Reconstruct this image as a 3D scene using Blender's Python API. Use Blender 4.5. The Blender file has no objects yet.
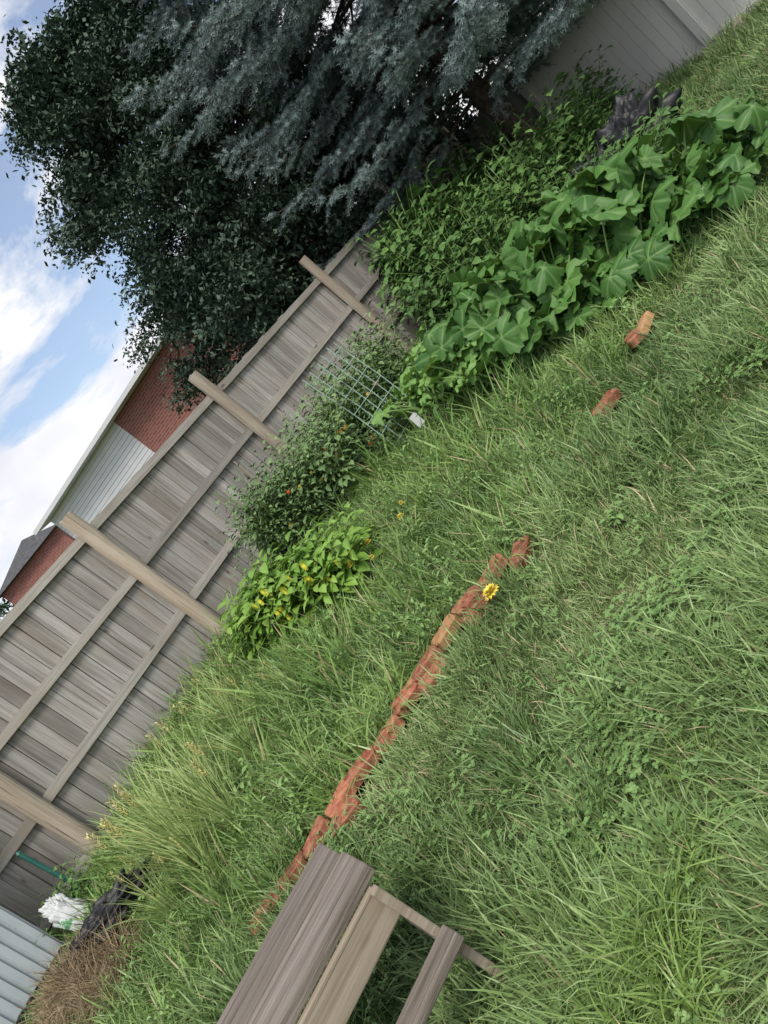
import bpy, math, random, numpy as np
from mathutils import Vector, Matrix, Euler, noise
random.seed(7)
R=random.random
def U(a,b): return a+(b-a)*random.random()
scene=bpy.context.scene
COL=scene.collection
# ------------------------------------------------------------ terrain
CP=[(0,0,0),(-2,0,0),(3,0,-.05),(0,1.5,0),(-.8,1.9,0),(2.0,2.0,-.05),(-1.25,3.05,.13),(.09,3.4,.1),(1.25,4.0,.03),(1.9,4.4,-.02),(3,4.4,-.1),(5,6.5,-.2),(-3.4,5.6,.42),(-3.9,4.6,.38),(-1.9,7,.48),(0,8.5,.5),(1.9,10.2,.45),(.7,5.3,.3),(-1,5,.38),(3,7.5,.15),(5.3,8.7,.0),(7.6,11.8,-.02),(8.9,10.25,-.36),(5.95,13.7,.1),(-3,2.5,.15),(6,3,-.3)]
P=np.array(CP)
def K(d2): return np.where(d2>1e-9, d2*np.log(d2+1e-12)*.5, 0)
n=len(P)
A=np.zeros((n+3,n+3)); dd=((P[:,None,:2]-P[None,:,:2])**2).sum(-1)
A[:n,:n]=K(dd)+np.eye(n)*.3; A[:n,n]=1; A[:n,n+1:]=P[:,:2]; A[n,:n]=1; A[n+1:,:n]=P[:,:2].T
W=np.linalg.solve(A,np.concatenate([P[:,2],[0,0,0]]))
def H(x,y):
    d=math.hypot(x-1,y-6)
    if d>=17: return 0.0
    q=(P[:,0]-x)**2+(P[:,1]-y)**2
    z=float((W[:n]*K(q)).sum()+W[n]+W[n+1]*x+W[n+2]*y)
    k=min(1,max(0,(d-9)/8)); k=k*k*(3-2*k)
    return z*(1-k)+.012*noise.noise(Vector((x*2.3,y*2.3,0)))
BX=[-6,-4,-1.66,-1.03,-.39,.2,.9,1.3,1.86,2.9,3.6,5,6.3,8.5]
BY=[2.2,2.6,3.04,3.19,3.39,3.5,3.9,4.1,4.5,4.75,5.3,7.6,10.2,14]
def yb(x): return float(np.interp(x,BX,BY))
# ------------------------------------------------------------ helpers
def mesh(name,V,F,mat=None,attrs=None,smooth=False):
    m=bpy.data.meshes.new(name); m.from_pydata([tuple(v) for v in V],[],F)
    if attrs:
        for k,vals in attrs.items():
            a=m.attributes.new(k,'FLOAT','POINT'); a.data.foreach_set('value',[float(x) for x in vals])
    mats=mat if isinstance(mat,list) else ([mat] if mat else [])
    for q in mats: m.materials.append(q)
    if smooth: m.polygons.foreach_set('use_smooth',[True]*len(m.polygons))
    m.update(); return m
def obj(name,m,parent=None,link=True,coll=None):
    o=bpy.data.objects.new(name,m)
    (coll or COL).objects.link(o)
    if parent: o.parent=parent
    return o
def empty(name):
    o=bpy.data.objects.new(name,None); COL.objects.link(o); o.empty_display_size=.2; return o
class G:  # geometry buffer
    def __init__(s): s.V=[];s.F=[];s.r=[];s.mi=[];s.vein={}
    def add(s,V,F,r=0.0,mi=0):
        b=len(s.V); s.V+= [tuple(v) for v in V]; s.F+=[tuple(i+b for i in f) for f in F]
        s.r+= (list(r) if isinstance(r,(list,tuple)) else [r]*len(V)); s.mi+=[mi]*len(F)
    def mesh(s,name,mat,smooth=False):
        m=mesh(name,s.V,s.F,mat,{'rnd':s.r},smooth)
        if any(s.mi): m.polygons.foreach_set('material_index',s.mi)
        return m
    def arrays(s):
        T=[];M=[]
        for f,mi in zip(s.F,s.mi):
            for k in range(1,len(f)-1): T.append((f[0],f[k],f[k+1])); M.append(mi)
        return np.array(s.V,dtype=np.float32),np.array(T,dtype=np.int32),np.array(M,dtype=np.int32),np.array(s.r,dtype=np.float32),np.array([s.vein.get(i,0.0) for i in range(len(s.V))],dtype=np.float32)
def rotm(r):
    x,y,z=r[:,0],r[:,1],r[:,2]; cx,sx,cy,sy,cz,sz=np.cos(x),np.sin(x),np.cos(y),np.sin(y),np.cos(z),np.sin(z)
    m=np.empty((len(r),3,3),dtype=np.float32)
    m[:,0,0]=cz*cy; m[:,0,1]=cz*sy*sx-sz*cx; m[:,0,2]=cz*sy*cx+sz*sx
    m[:,1,0]=sz*cy; m[:,1,1]=sz*sy*sx+cz*cx; m[:,1,2]=sz*sy*cx-cz*sx
    m[:,2,0]=-sy; m[:,2,1]=cy*sx; m[:,2,2]=cy*cx
    return m
STAT={}
def scatter(name,protos,pts,mats,smooth=False,parent=None,patch=0.0):
    """one merged mesh made of many placed copies of a few small plant parts"""
    idx=np.array([p[3] for p in pts]); loc=np.array([p[0] for p in pts],dtype=np.float32); rot=np.array([tuple(p[1]) for p in pts],dtype=np.float32); scl=np.array([p[2] for p in pts],dtype=np.float32)
    rng=np.random.default_rng(len(pts)); VV=[];TT=[];MM=[];RR=[];EE=[];off=0
    pn=np.array([noise.noise(Vector((p[0][0]*1.1,p[0][1]*1.1,5)))+.5*noise.noise(Vector((p[0][0]*3.1,p[0][1]*3.1,7))) for p in pts],dtype=np.float32)*patch if patch else np.zeros(len(pts),dtype=np.float32)
    for i,g in enumerate(protos):
        s=idx==i; k=int(s.sum())
        if not k: continue
        v,t,m,r,e=g.arrays(); Rm=rotm(rot[s])*scl[s][:,None,None]
        vv=np.einsum('nij,vj->nvi',Rm,v)+loc[s][:,None,:]
        VV.append(vv.reshape(-1,3)); TT.append((t[None]+ (np.arange(k)*len(v))[:,None,None]+off).reshape(-1,3)); off+=k*len(v)
        MM.append(np.tile(m,k)); RR.append(np.clip(r[None]*.5+rng.random(k)[:,None]*.5+pn[s][:,None],0,1).reshape(-1)); EE.append(np.tile(e,k))
    V=np.concatenate(VV).astype(np.float32);T=np.concatenate(TT).astype(np.int32);Mi=np.concatenate(MM);Rr=np.concatenate(RR).astype(np.float32);E=np.concatenate(EE)
    me=bpy.data.meshes.new(name); me.vertices.add(len(V)); me.vertices.foreach_set('co',V.ravel())
    me.loops.add(len(T)*3); me.loops.foreach_set('vertex_index',T.ravel())
    me.polygons.add(len(T)); me.polygons.foreach_set('loop_start',np.arange(len(T),dtype=np.int32)*3)
    try: me.polygons.foreach_set('loop_total',np.full(len(T),3,dtype=np.int32))
    except Exception: pass
    for q in mats: me.materials.append(q)
    me.polygons.foreach_set('material_index',Mi.astype(np.int32))
    me.polygons.foreach_set('use_smooth',np.full(len(T),smooth,dtype=bool))
    a=me.attributes.new('rnd','FLOAT','POINT'); a.data.foreach_set('value',Rr)
    if E.any(): a=me.attributes.new('vein','FLOAT','POINT'); a.data.foreach_set('value',E.astype(np.float32))
    me.update(calc_edges=True)
    STAT[name]=len(T)
    return obj(name,me,parent)
def box(g,c,hx,hy,hz,X=(1,0,0),Y=(0,1,0),Z=(0,0,1),r=0.0,mi=0,jit=0):
    c=Vector(c);X=Vector(X);Y=Vector(Y);Z=Vector(Z);V=[]
    for sx,sy,sz in [(-1,-1,-1),(1,-1,-1),(1,1,-1),(-1,1,-1),(-1,-1,1),(1,-1,1),(1,1,1),(-1,1,1)]:
        V.append(c+X*(sx*hx+U(-jit,jit))+Y*(sy*hy)+Z*(sz*hz+U(-jit,jit)))
    g.add(V,[(0,3,2,1),(4,5,6,7),(0,1,5,4),(1,2,6,5),(2,3,7,6),(3,0,4,7)],r,mi)
def tube(g,pts,rad,sides=6,r=0.0,mi=0,cap=True):
    V=[];F=[];pts=[Vector(p) for p in pts]
    for i,p in enumerate(pts):
        t=(pts[min(i+1,len(pts)-1)]-pts[max(i-1,0)]).normalized()
        a=t.orthogonal().normalized() if i==0 else (pa-t*pa.dot(t)).normalized()
        pa=a;b=t.cross(a); rr=rad[i] if isinstance(rad,(list,tuple)) else rad
        for k in range(sides):
            an=2*math.pi*k/sides; V.append(p+(a*math.cos(an)+b*math.sin(an))*rr)
    for i in range(len(pts)-1):
        for k in range(sides):
            F.append((i*sides+k,i*sides+(k+1)%sides,(i+1)*sides+(k+1)%sides,(i+1)*sides+k))
    if cap:
        F.append(tuple(range(sides))[::-1]); F.append(tuple((len(pts)-1)*sides+k for k in range(sides)))
    g.add(V,F,r,mi)
def blade(g,base,az,L,w,lean,curve,segs=4,r=None,mi=0,tw=0.0):
    x,y=math.cos(az),math.sin(az); p=Vector(base);V=[];F=[]
    s0=Vector((-math.sin(az+tw),math.cos(az+tw),0))
    for i in range(segs+1):
        s=i/segs; ww=w*(1-s**2.2)*.5*(.6+.4*min(1,s*4)); th=lean+curve*s
        if i==segs: V.append(p.copy())
        else: V+= [p+s0*ww,p-s0*ww]
        p=p+Vector((x*math.sin(th),y*math.sin(th),math.cos(th)))*(L/segs)
    for i in range(segs-1): F.append((2*i,2*i+1,2*i+3,2*i+2))
    F.append((2*segs-2,2*segs-1,2*segs))
    g.add(V,F,R() if r is None else r,mi)
def leaf(g,o,d,up,L,Wd,fold=.3,droop=.5,segs=4,r=None,mi=0,pw=1.0):
    o=Vector(o);d=Vector(d).normalized();up=Vector(up); s0=d.cross(up)
    if s0.length<1e-4: s0=d.orthogonal()
    s0.normalize(); up=s0.cross(d).normalized(); V=[];F=[]
    p=o.copy();ang=0
    for i in range(segs+1):
        s=i/segs; ww=Wd*.5*math.sin(math.pi*min(1,(s**pw)*.94+.03))
        dir_=d*math.cos(ang)-up*math.sin(ang); nn=up*math.cos(ang)+d*math.sin(ang)
        V+= [p+s0*ww+nn*ww*fold,p.copy(),p-s0*ww+nn*ww*fold]
        p=p+dir_*(L/segs); ang+=droop/segs
    for i in range(segs):
        a=3*i; F+=[(a,a+1,a+4,a+3),(a+1,a+2,a+5,a+4)]
    g.add(V,F,R() if r is None else r,mi)
# ------------------------------------------------------------ materials
def newmat(name):
    m=bpy.data.materials.new(name); m.use_nodes=True; nt=m.node_tree
    for q in list(nt.nodes): nt.nodes.remove(q)
    out=nt.nodes.new('ShaderNodeOutputMaterial'); return m,nt,out
def N(nt,t,**kw):
    q=nt.nodes.new(t)
    for k,v in kw.items():
        if k in q.inputs: q.inputs[k].default_value=v
        else: setattr(q,k,v)
    return q
def mixc(nt,f,a,b,mode='MIX'):
    q=nt.nodes.new('ShaderNodeMix'); q.data_type='RGBA'; q.blend_type=mode
    for s,v in ((0,f),(6,a),(7,b)):
        if hasattr(v,'is_output'): nt.links.new(v,q.inputs[s])
        elif s==0: q.inputs[0].default_value=v
        else: q.inputs[s].default_value=(*v,1)
    return q.outputs[2]
def math_(nt,op,a,b=0.0,c=None):
    q=nt.nodes.new('ShaderNodeMath'); q.operation=op
    for i,v in enumerate((a,b)+((c,) if c is not None else ())):
        if hasattr(v,'is_output'): nt.links.new(v,q.inputs[i])
        else: q.inputs[i].default_value=v
    return q.outputs[0]
def ramp(nt,f,stops):
    q=nt.nodes.new('ShaderNodeValToRGB'); e=q.color_ramp.elements
    while len(e)<len(stops): e.new(.5)
    for i,(p,c) in enumerate(stops):
        e[i].position=p; e[i].color=(*c,1) if isinstance(c,(tuple,list)) else (c,c,c,1)
    nt.links.new(f,q.inputs[0]); return q.outputs[0]
def fol(name,c1,c2,trans=.3,rough=.5,spec=.4,vein=None):
    m,nt,out=newmat(name); L=nt.links
    at=N(nt,'ShaderNodeAttribute',attribute_name='rnd')
    col=mixc(nt,at.outputs['Fac'],c1,c2)
    if vein:
        av=N(nt,'ShaderNodeAttribute',attribute_name='vein')
        col=mixc(nt,av.outputs['Fac'],col,vein)
    b=N(nt,'ShaderNodeBsdfPrincipled',Roughness=rough); b.inputs['Specular IOR Level'].default_value=spec
    L.new(col,b.inputs['Base Color'])
    if trans>.1:
        t=N(nt,'ShaderNodeBsdfTranslucent'); L.new(mixc(nt,.4,col,(.26,.36,.03)),t.inputs['Color'])
        mx=N(nt,'ShaderNodeMixShader',Fac=trans); L.new(b.outputs[0],mx.inputs[1]); L.new(t.outputs[0],mx.inputs[2])
        L.new(mx.outputs[0],out.inputs['Surface'])
    else: L.new(b.outputs[0],out.inputs['Surface'])
    return m
def wood(name,cols,axis=2,sc=1.0,bump=.35,rough=.85,stain=None,crack=False,knot=.7,var=.45):
    m,nt,out=newmat(name); L=nt.links
    tc=N(nt,'ShaderNodeTexCoord'); at=N(nt,'ShaderNodeAttribute',attribute_name='rnd')
    off=N(nt,'ShaderNodeCombineXYZ'); L.new(math_(nt,'MULTIPLY',at.outputs['Fac'],37.0),off.inputs[0]); L.new(math_(nt,'MULTIPLY',at.outputs['Fac'],53.0),off.inputs[2])
    va=N(nt,'ShaderNodeVectorMath',operation='ADD'); L.new(tc.outputs['Object'],va.inputs[0]); L.new(off.outputs[0],va.inputs[1])
    mp=N(nt,'ShaderNodeMapping'); s=[55*sc]*3; s[axis]=2.2*sc; mp.inputs['Scale'].default_value=s; L.new(va.outputs[0],mp.inputs['Vector'])
    n1=N(nt,'ShaderNodeTexNoise',Scale=1.0,Detail=6.0,Roughness=.65,Distortion=.4); L.new(mp.outputs[0],n1.inputs['Vector'])
    mp2=N(nt,'ShaderNodeMapping'); s=[7*sc]*3; s[axis]=1.3*sc; mp2.inputs['Scale'].default_value=s; L.new(va.outputs[0],mp2.inputs['Vector'])
    n2=N(nt,'ShaderNodeTexNoise',Scale=1.0,Detail=5.0,Roughness=.6); L.new(mp2.outputs[0],n2.inputs['Vector'])
    col=ramp(nt,n1.outputs['Fac'],[(.3,cols[0]),(.5,cols[1]),(.72,cols[2])])
    col=mixc(nt,ramp(nt,n2.outputs['Fac'],[(.42,0.0),(.66,.8)]),col,cols[3])
    br=math_(nt,'ADD',math_(nt,'MULTIPLY',at.outputs['Fac'],var),1-var/2)
    cb=N(nt,'ShaderNodeCombineColor'); [L.new(br,cb.inputs[i]) for i in range(3)]
    col=mixc(nt,1.0,col,cb.outputs[0],'MULTIPLY')
    vo=N(nt,'ShaderNodeTexVoronoi',Scale=1.0); mp3=N(nt,'ShaderNodeMapping'); s=[7*sc]*3; s[axis]=2.5*sc; mp3.inputs['Scale'].default_value=s; L.new(va.outputs[0],mp3.inputs['Vector']); L.new(mp3.outputs[0],vo.inputs['Vector'])
    col=mixc(nt,ramp(nt,vo.outputs['Distance'],[(.05,knot),(.11,0.0)]),col,(.06,.045,.035))
    if crack:
        mp4=N(nt,'ShaderNodeMapping'); s=[70]*3; s[axis]=1.0; mp4.inputs['Scale'].default_value=s; L.new(va.outputs[0],mp4.inputs['Vector'])
        n4=N(nt,'ShaderNodeTexNoise',Scale=1.0,Detail=2.0,Distortion=.5); L.new(mp4.outputs[0],n4.inputs['Vector'])
        col=mixc(nt,ramp(nt,n4.outputs['Fac'],[(.30,.8),(.36,0.0)]),col,(.03,.025,.02))
    if stain:
        sp=N(nt,'ShaderNodeSeparateXYZ'); L.new(tc.outputs['Object'],sp.inputs[0])
        mp5=N(nt,'ShaderNodeMapping'); mp5.inputs['Scale'].default_value=(28,28,1.1); L.new(va.outputs[0],mp5.inputs['Vector'])
        n3=N(nt,'ShaderNodeTexNoise',Scale=1.0,Detail=4.0); L.new(mp5.outputs[0],n3.inputs['Vector'])
        col=mixc(nt,ramp(nt,n3.outputs['Fac'],[(.50,0.0),(.72,.65)]),col,(.125,.112,.10))
        zz=math_(nt,'ADD',sp.outputs[2],math_(nt,'MULTIPLY',n3.outputs['Fac'],.7))
        top=ramp(nt,math_(nt,'MULTIPLY',zz,.36),[(.82,0.0),(1.0,.6)]); col=mixc(nt,top,col,(.13,.115,.10))
        low=ramp(nt,math_(nt,'MULTIPLY',zz,.4),[(.3,.5),(.5,0.0)]); col=mixc(nt,low,col,(.14,.14,.10))
    b=N(nt,'ShaderNodeBsdfPrincipled',Roughness=rough); b.inputs['Specular IOR Level'].default_value=.25
    L.new(col,b.inputs['Base Color'])
    bp=N(nt,'ShaderNodeBump',Strength=bump,Distance=.01); L.new(n1.outputs['Fac'],bp.inputs['Height']); L.new(bp.outputs[0],b.inputs['Normal'])
    L.new(b.outputs[0],out.inputs['Surface']); return m
def plain(name,c1,c2,rough=.7,scale=8.0,bump=.2,spec=.4,lo=.35,hi=.65,var=0.0):
    m,nt,out=newmat(name); L=nt.links
    tc=N(nt,'ShaderNodeTexCoord'); nz=N(nt,'ShaderNodeTexNoise',Scale=scale,Detail=6.0,Roughness=.65); L.new(tc.outputs['Object'],nz.inputs['Vector'])
    col=ramp(nt,nz.outputs['Fac'],[(lo,c1),(hi,c2)])
    if var:
        at=N(nt,'ShaderNodeAttribute',attribute_name='rnd'); br=math_(nt,'ADD',math_(nt,'MULTIPLY',at.outputs['Fac'],var),1-var*.55)
        cb=N(nt,'ShaderNodeCombineColor'); [L.new(br,cb.inputs[i]) for i in range(3)]; col=mixc(nt,1.0,col,cb.outputs[0],'MULTIPLY')
    b=N(nt,'ShaderNodeBsdfPrincipled',Roughness=rough); b.inputs['Specular IOR Level'].default_value=spec; L.new(col,b.inputs['Base Color'])
    bp=N(nt,'ShaderNodeBump',Strength=bump,Distance=.01); L.new(nz.outputs['Fac'],bp.inputs['Height']); L.new(bp.outputs[0],b.inputs['Normal'])
    L.new(b.outputs[0],out.inputs['Surface']); return m
def brickmat(name,vert=True,ang=0.0):
    m,nt,out=newmat(name); L=nt.links
    tc=N(nt,'ShaderNodeTexCoord')
    sp=N(nt,'ShaderNodeSeparateXYZ'); L.new(tc.outputs['Object'],sp.inputs[0])
    u=math_(nt,'ADD',math_(nt,'MULTIPLY',sp.outputs[0],math.cos(ang)),math_(nt,'MULTIPLY',sp.outputs[1],math.sin(ang)))
    cx=N(nt,'ShaderNodeCombineXYZ'); L.new(u,cx.inputs[0]); L.new(sp.outputs[2],cx.inputs[1])
    bt=N(nt,'ShaderNodeTexBrick',Scale=1.0); L.new(cx.outputs[0],bt.inputs['Vector'])
    bt.inputs['Brick Width'].default_value=.22; bt.inputs['Row Height'].default_value=.075; bt.inputs['Mortar Size'].default_value=.006
    bt.inputs['Color1'].default_value=(.28,.09,.07,1); bt.inputs['Color2'].default_value=(.20,.065,.05,1); bt.inputs['Mortar'].default_value=(.3,.24,.2,1)
    b=N(nt,'ShaderNodeBsdfPrincipled',Roughness=.9); L.new(bt.outputs['Color'],b.inputs['Base Color']); L.new(b.outputs[0],out.inputs['Surface']); return m

M_grass=fol('grass_blade',(.06,.125,.03),(.28,.39,.145),trans=.0,rough=.45)
M_grass2=fol('crabgrass_blade',(.10,.20,.045),(.34,.49,.14),trans=.2,rough=.45)
M_bright=fol('bright_grass_blade',(.19,.31,.065),(.34,.48,.15),trans=.3,rough=.4)
M_pale=fol('pale_grass_blade',(.27,.37,.12),(.46,.56,.22),trans=.3,rough=.4)
M_straw=fol('straw',(.36,.28,.15),(.5,.41,.25),trans=.0,rough=.7)
M_hay=fol('hay',(.20,.14,.08),(.42,.32,.2),trans=.0,rough=.8)
M_seed=fol('seedhead',(.50,.45,.16),(.62,.55,.24),trans=.0,rough=.7)
M_weed=fol('weed_leaf',(.04,.095,.025),(.125,.23,.055),trans=.0,rough=.5)
M_clover=fol('clover_leaf',(.11,.21,.055),(.22,.34,.11),trans=.0,rough=.5)
M_squash=fol('squash_leaf',(.035,.105,.022),(.11,.235,.05),trans=.15,rough=.5,vein=(.19,.31,.11),spec=.3)
M_squash2=fol('cucumber_leaf',(.13,.27,.06),(.24,.41,.11),trans=.25,rough=.5,vein=(.26,.41,.13),spec=.3)
M_stem=fol('green_stem',(.14,.24,.07),(.22,.33,.1),trans=.0,rough=.5)
M_tomato=fol('tomato_leaf',(.08,.15,.05),(.20,.30,.11),trans=.0,rough=.6)
M_pepper=fol('pepper_leaf',(.13,.27,.035),(.30,.47,.10),trans=.25,rough=.38)
M_tree=fol('dark_tree_leaf',(.03,.055,.038),(.10,.145,.095),trans=.0,rough=.65,spec=.2)
M_fartree=fol('far_tree_leaf',(.04,.08,.04),(.08,.13,.06),trans=.0)
M_needle=fol('spruce_needle',(.055,.092,.088),(.34,.43,.42),trans=.0,rough=.6,spec=.3)
M_bark=plain('bark',(.04,.03,.025),(.11,.085,.065),.95,14,.8,.1)
M_fence=wood('weathered_boards',[(.235,.22,.20),(.335,.318,.296),(.42,.402,.378),(.25,.21,.175)],2,1.0,.3,stain=True,knot=.75,var=.5)
M_rail=wood('weathered_rail',[(.23,.21,.185),(.35,.325,.292),(.43,.405,.37),(.28,.24,.195)],0,.9,.3)
M_post=wood('cedar_post',[(.27,.22,.17),(.42,.36,.285),(.51,.45,.375),(.33,.26,.19)],2,.8,.4,crack=True)
M_bench=wood('old_plank',[(.085,.07,.058),(.2,.17,.145),(.32,.28,.245),(.14,.115,.09)],0,.8,.9,crack=True)
M_bench2=wood('pale_plank',[(.15,.12,.085),(.28,.235,.175),(.37,.32,.25),(.2,.16,.11)],0,.7,.3,crack=True)
M_brick=plain('red_brick',(.20,.06,.034),(.42,.185,.11),.9,26,.7,.2,var=.7)
M_brick2=plain('tan_brick',(.32,.16,.07),(.46,.27,.14),.9,22,.6,.2,var=.3)
M_vinyl=plain('white_vinyl',(.74,.72,.68),(.80,.78,.74),.45,1.5,.02)
M_siding=plain('white_siding',(.62,.63,.63),(.70,.70,.70),.5,1.0,.02)
M_shed=plain('shed_panel',(.36,.40,.42),(.45,.48,.49),.5,2.0,.03)
M_roof=plain('roof_shingle',(.05,.05,.055),(.1,.1,.105),.9,6,.4)
M_black=plain('black_plastic',(.008,.008,.009),(.02,.02,.022),.5,6,.4)
M_bag=plain('bag_plastic',(.10,.28,.12),(.55,.56,.55),.5,9,.5,.4,.36,.39)
M_teal=plain('green_stake',(.02,.11,.09),(.03,.15,.12),.4,20,.05)
M_wire=plain('green_wire',(.26,.36,.31),(.36,.46,.40),.5,20,.05)
M_red=plain('red_tomato',(.5,.05,.02),(.6,.14,.03),.25,4,.0)
M_org=plain('unripe_tomato',(.55,.30,.04),(.45,.42,.08),.3,4,.0)
M_yel=plain('yellow_petal',(.70,.52,.05),(.80,.64,.10),.5,30,.2)
M_ypep=plain('yellow_pepper',(.68,.6,.05),(.6,.62,.08),.3,5,.0)
M_brickwall=brickmat('brick_wall',ang=math.atan2(-.486,.874))
M_glass=plain('window_glass',(.03,.04,.05),(.05,.06,.07),.1,2,.0)
m,nt,out=newmat('soil_and_thatch'); L=nt.links
tc=N(nt,'ShaderNodeTexCoord'); n1=N(nt,'ShaderNodeTexNoise',Scale=3.0,Detail=8.0,Roughness=.7); n2=N(nt,'ShaderNodeTexNoise',Scale=40.0,Detail=4.0)
L.new(tc.outputs['Object'],n1.inputs['Vector']);L.new(tc.outputs['Object'],n2.inputs['Vector'])
c=ramp(nt,n1.outputs['Fac'],[(.35,(.06,.09,.03)),(.55,(.08,.11,.035)),(.7,(.13,.11,.065))])
c=mixc(nt,ramp(nt,n2.outputs['Fac'],[(.4,.5),(.6,0.0)]),c,(.04,.045,.02))
b=N(nt,'ShaderNodeBsdfPrincipled',Roughness=.95); b.inputs['Specular IOR Level'].default_value=.1; L.new(c,b.inputs['Base Color'])
bp=N(nt,'ShaderNodeBump',Strength=.6,Distance=.02); L.new(n2.outputs['Fac'],bp.inputs['Height']); L.new(bp.outputs[0],b.inputs['Normal']); L.new(b.outputs[0],out.inputs['Surface'])
M_ground=m
# ------------------------------------------------------------ ground sheet
xs=np.concatenate([[-400,-150,-60,-30,-20],np.arange(-14,16.01,.16),[20,30,60,150,400]])
ys=np.concatenate([[-400,-150,-60,-30,-15,-8,-4],np.arange(-2,22.01,.16),[26,34,60,150,400]])
V=[(x,y,H(x,y)) for y in ys for x in xs]; nx=len(xs)
F=[(j*nx+i,j*nx+i+1,(j+1)*nx+i+1,(j+1)*nx+i) for j in range(len(ys)-1) for i in range(nx-1)]
obj('ground',mesh('ground',V,F,M_ground,smooth=True))
# ------------------------------------------------------------ camera
pitch=math.radians(11.3); cp,sp_=math.cos(pitch),math.sin(pitch)
rX=Vector((1,0,0)); cu=Vector((0,sp_,cp)); fw=Vector((0,cp,-sp_))
cx_=rX*.6225-cu*.7826; cy_=rX*.7826+cu*.6225
cam=bpy.data.cameras.new('camera'); cam.sensor_fit='VERTICAL'; cam.sensor_height=36; cam.lens=26.0; cam.clip_end=2000; cam.clip_start=.05
co=bpy.data.objects.new('camera',cam); COL.objects.link(co); scene.camera=co
mm=Matrix((cx_,cy_,-fw)).transposed().to_4x4(); mm.translation=Vector((0,0,1.5)); co.matrix_world=mm
def inview(x,y,z,m=120):
    p=Vector((x,y,z-1.5)); f=p.dot(fw)
    if f<.3: return False
    X=p.dot(cx_)/f*740; Y=p.dot(cy_)/f*740
    return abs(X)<384+m and abs(Y)<512+m
def rz(t=.12): return (U(-t,t),U(-t,t),U(0,6.283))
# ------------------------------------------------------------ grass
def tuft(nb,rad,L0,L1,w0,w1,lean,cur,segs=3,dead=.0):
    g=G()
    for _ in range(nb):
        a=U(0,6.283); q=rad*math.sqrt(R()); az=a+U(-1.4,1.4)
        blade(g,(q*math.cos(a),q*math.sin(a),-.01),az,U(L0,L1),U(w0,w1),U(0,lean),U(.1,cur),segs,mi=1 if R()<dead else 0,tw=U(-1.2,1.2))
    return g
lawn=[tuft(20,.065,.05,.11,.004,.007,1.0,1.6,3,.05) for _ in range(4)]+[tuft(17,.065,.09,.17,.004,.0075,.9,2.0,3,.04) for _ in range(3)]+[tuft(18,.05,.04,.09,.002,.004,1.1,1.2,3,.7)]
crab=[tuft(14,.055,.08,.17,.006,.011,1.0,1.6,3,.03) for _ in range(4)]+[tuft(11,.045,.14,.28,.006,.012,.7,1.8,4,.03) for _ in range(2)]
def clover():
    g=G()
    for _ in range(8):
        a=U(0,6.28);q=.08*math.sqrt(R());p=Vector((q*math.cos(a),q*math.sin(a),U(.03,.09)))
        a0=U(0,6.28);s=U(.010,.020);rr=R()
        for k in range(3):
            an=a0+k*2.094; leaf(g,p,(math.cos(an),math.sin(an),U(-.1,.4)),(0,0,1),s,s*1.0,.2,.2,2,rr)
    return g
def herb(h,nl,ls,lw,stems=3,droop=.8,pet=.02,segs=3,spread=.45):
    g=G()
    for s in range(stems):
        a=U(0,6.28); ln=U(.05,spread); pts=[]
        hh=h*U(.65,1.1)
        for i in range(6):
            t=i/5; pts.append(Vector((math.cos(a)*ln*hh*t*t,math.sin(a)*ln*hh*t*t,hh*t)))
        tube(g,pts[::1],[.003*(1-.6*i/5)*(1+h) for i in range(6)],3,.5,1,False)
        for k in range(nl):
            t=.12+.88*k/nl+U(-.03,.03); t=min(.99,max(.05,t)); i=int(t*5); f=t*5-i; p=pts[i].lerp(pts[i+1],f)
            az=k*2.4+U(-.5,.5); sz=ls*U(.6,1.1)*(1-.35*t)
            d=Vector((math.cos(az),math.sin(az),U(-.1,.5)))
            leaf(g,p+d*pet*U(.5,2.5),d,(U(-.3,.3),U(-.3,.3),1),sz,sz*lw,.25,droop,segs,mi=0)
    return g
weeds=[herb(.12,8,.045,.45,4),herb(.16,9,.05,.5,4),clover(),clover(),herb(.07,8,.05,.4,3,.6,.01,3,1.0)]
lp=[];bp_=[];wp=[]
BR=[(.26,3.42,.9),(.10,3.51,.15),(-.09,3.47,.12),(-.27,3.43,.1),(-.45,3.37,.3),(-.62,3.31,.15),(-.80,3.25,.3),(-.98,3.2,.2),(-1.14,3.15,.3),(-1.32,3.09,.2),(-1.50,3.06,.1),(-1.68,3.02,.15)]
TB=[(1.92,4.44),(1.82,4.42),(1.26,3.98)]
def nearbrick(x,y):
    for i,q in enumerate(BR):
        w_=.05 if i in (6,9,10,11) else .13
        if abs(x-q[0])<.11 and -w_<y-q[1]<.05: return True
    for q in TB:
        if abs(x-q[0])<.12 and -.2<y-q[1]<.07: return True
    return False
def fence_side(x,y): return (x+1.86)*.651-(y-7)*.759
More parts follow.
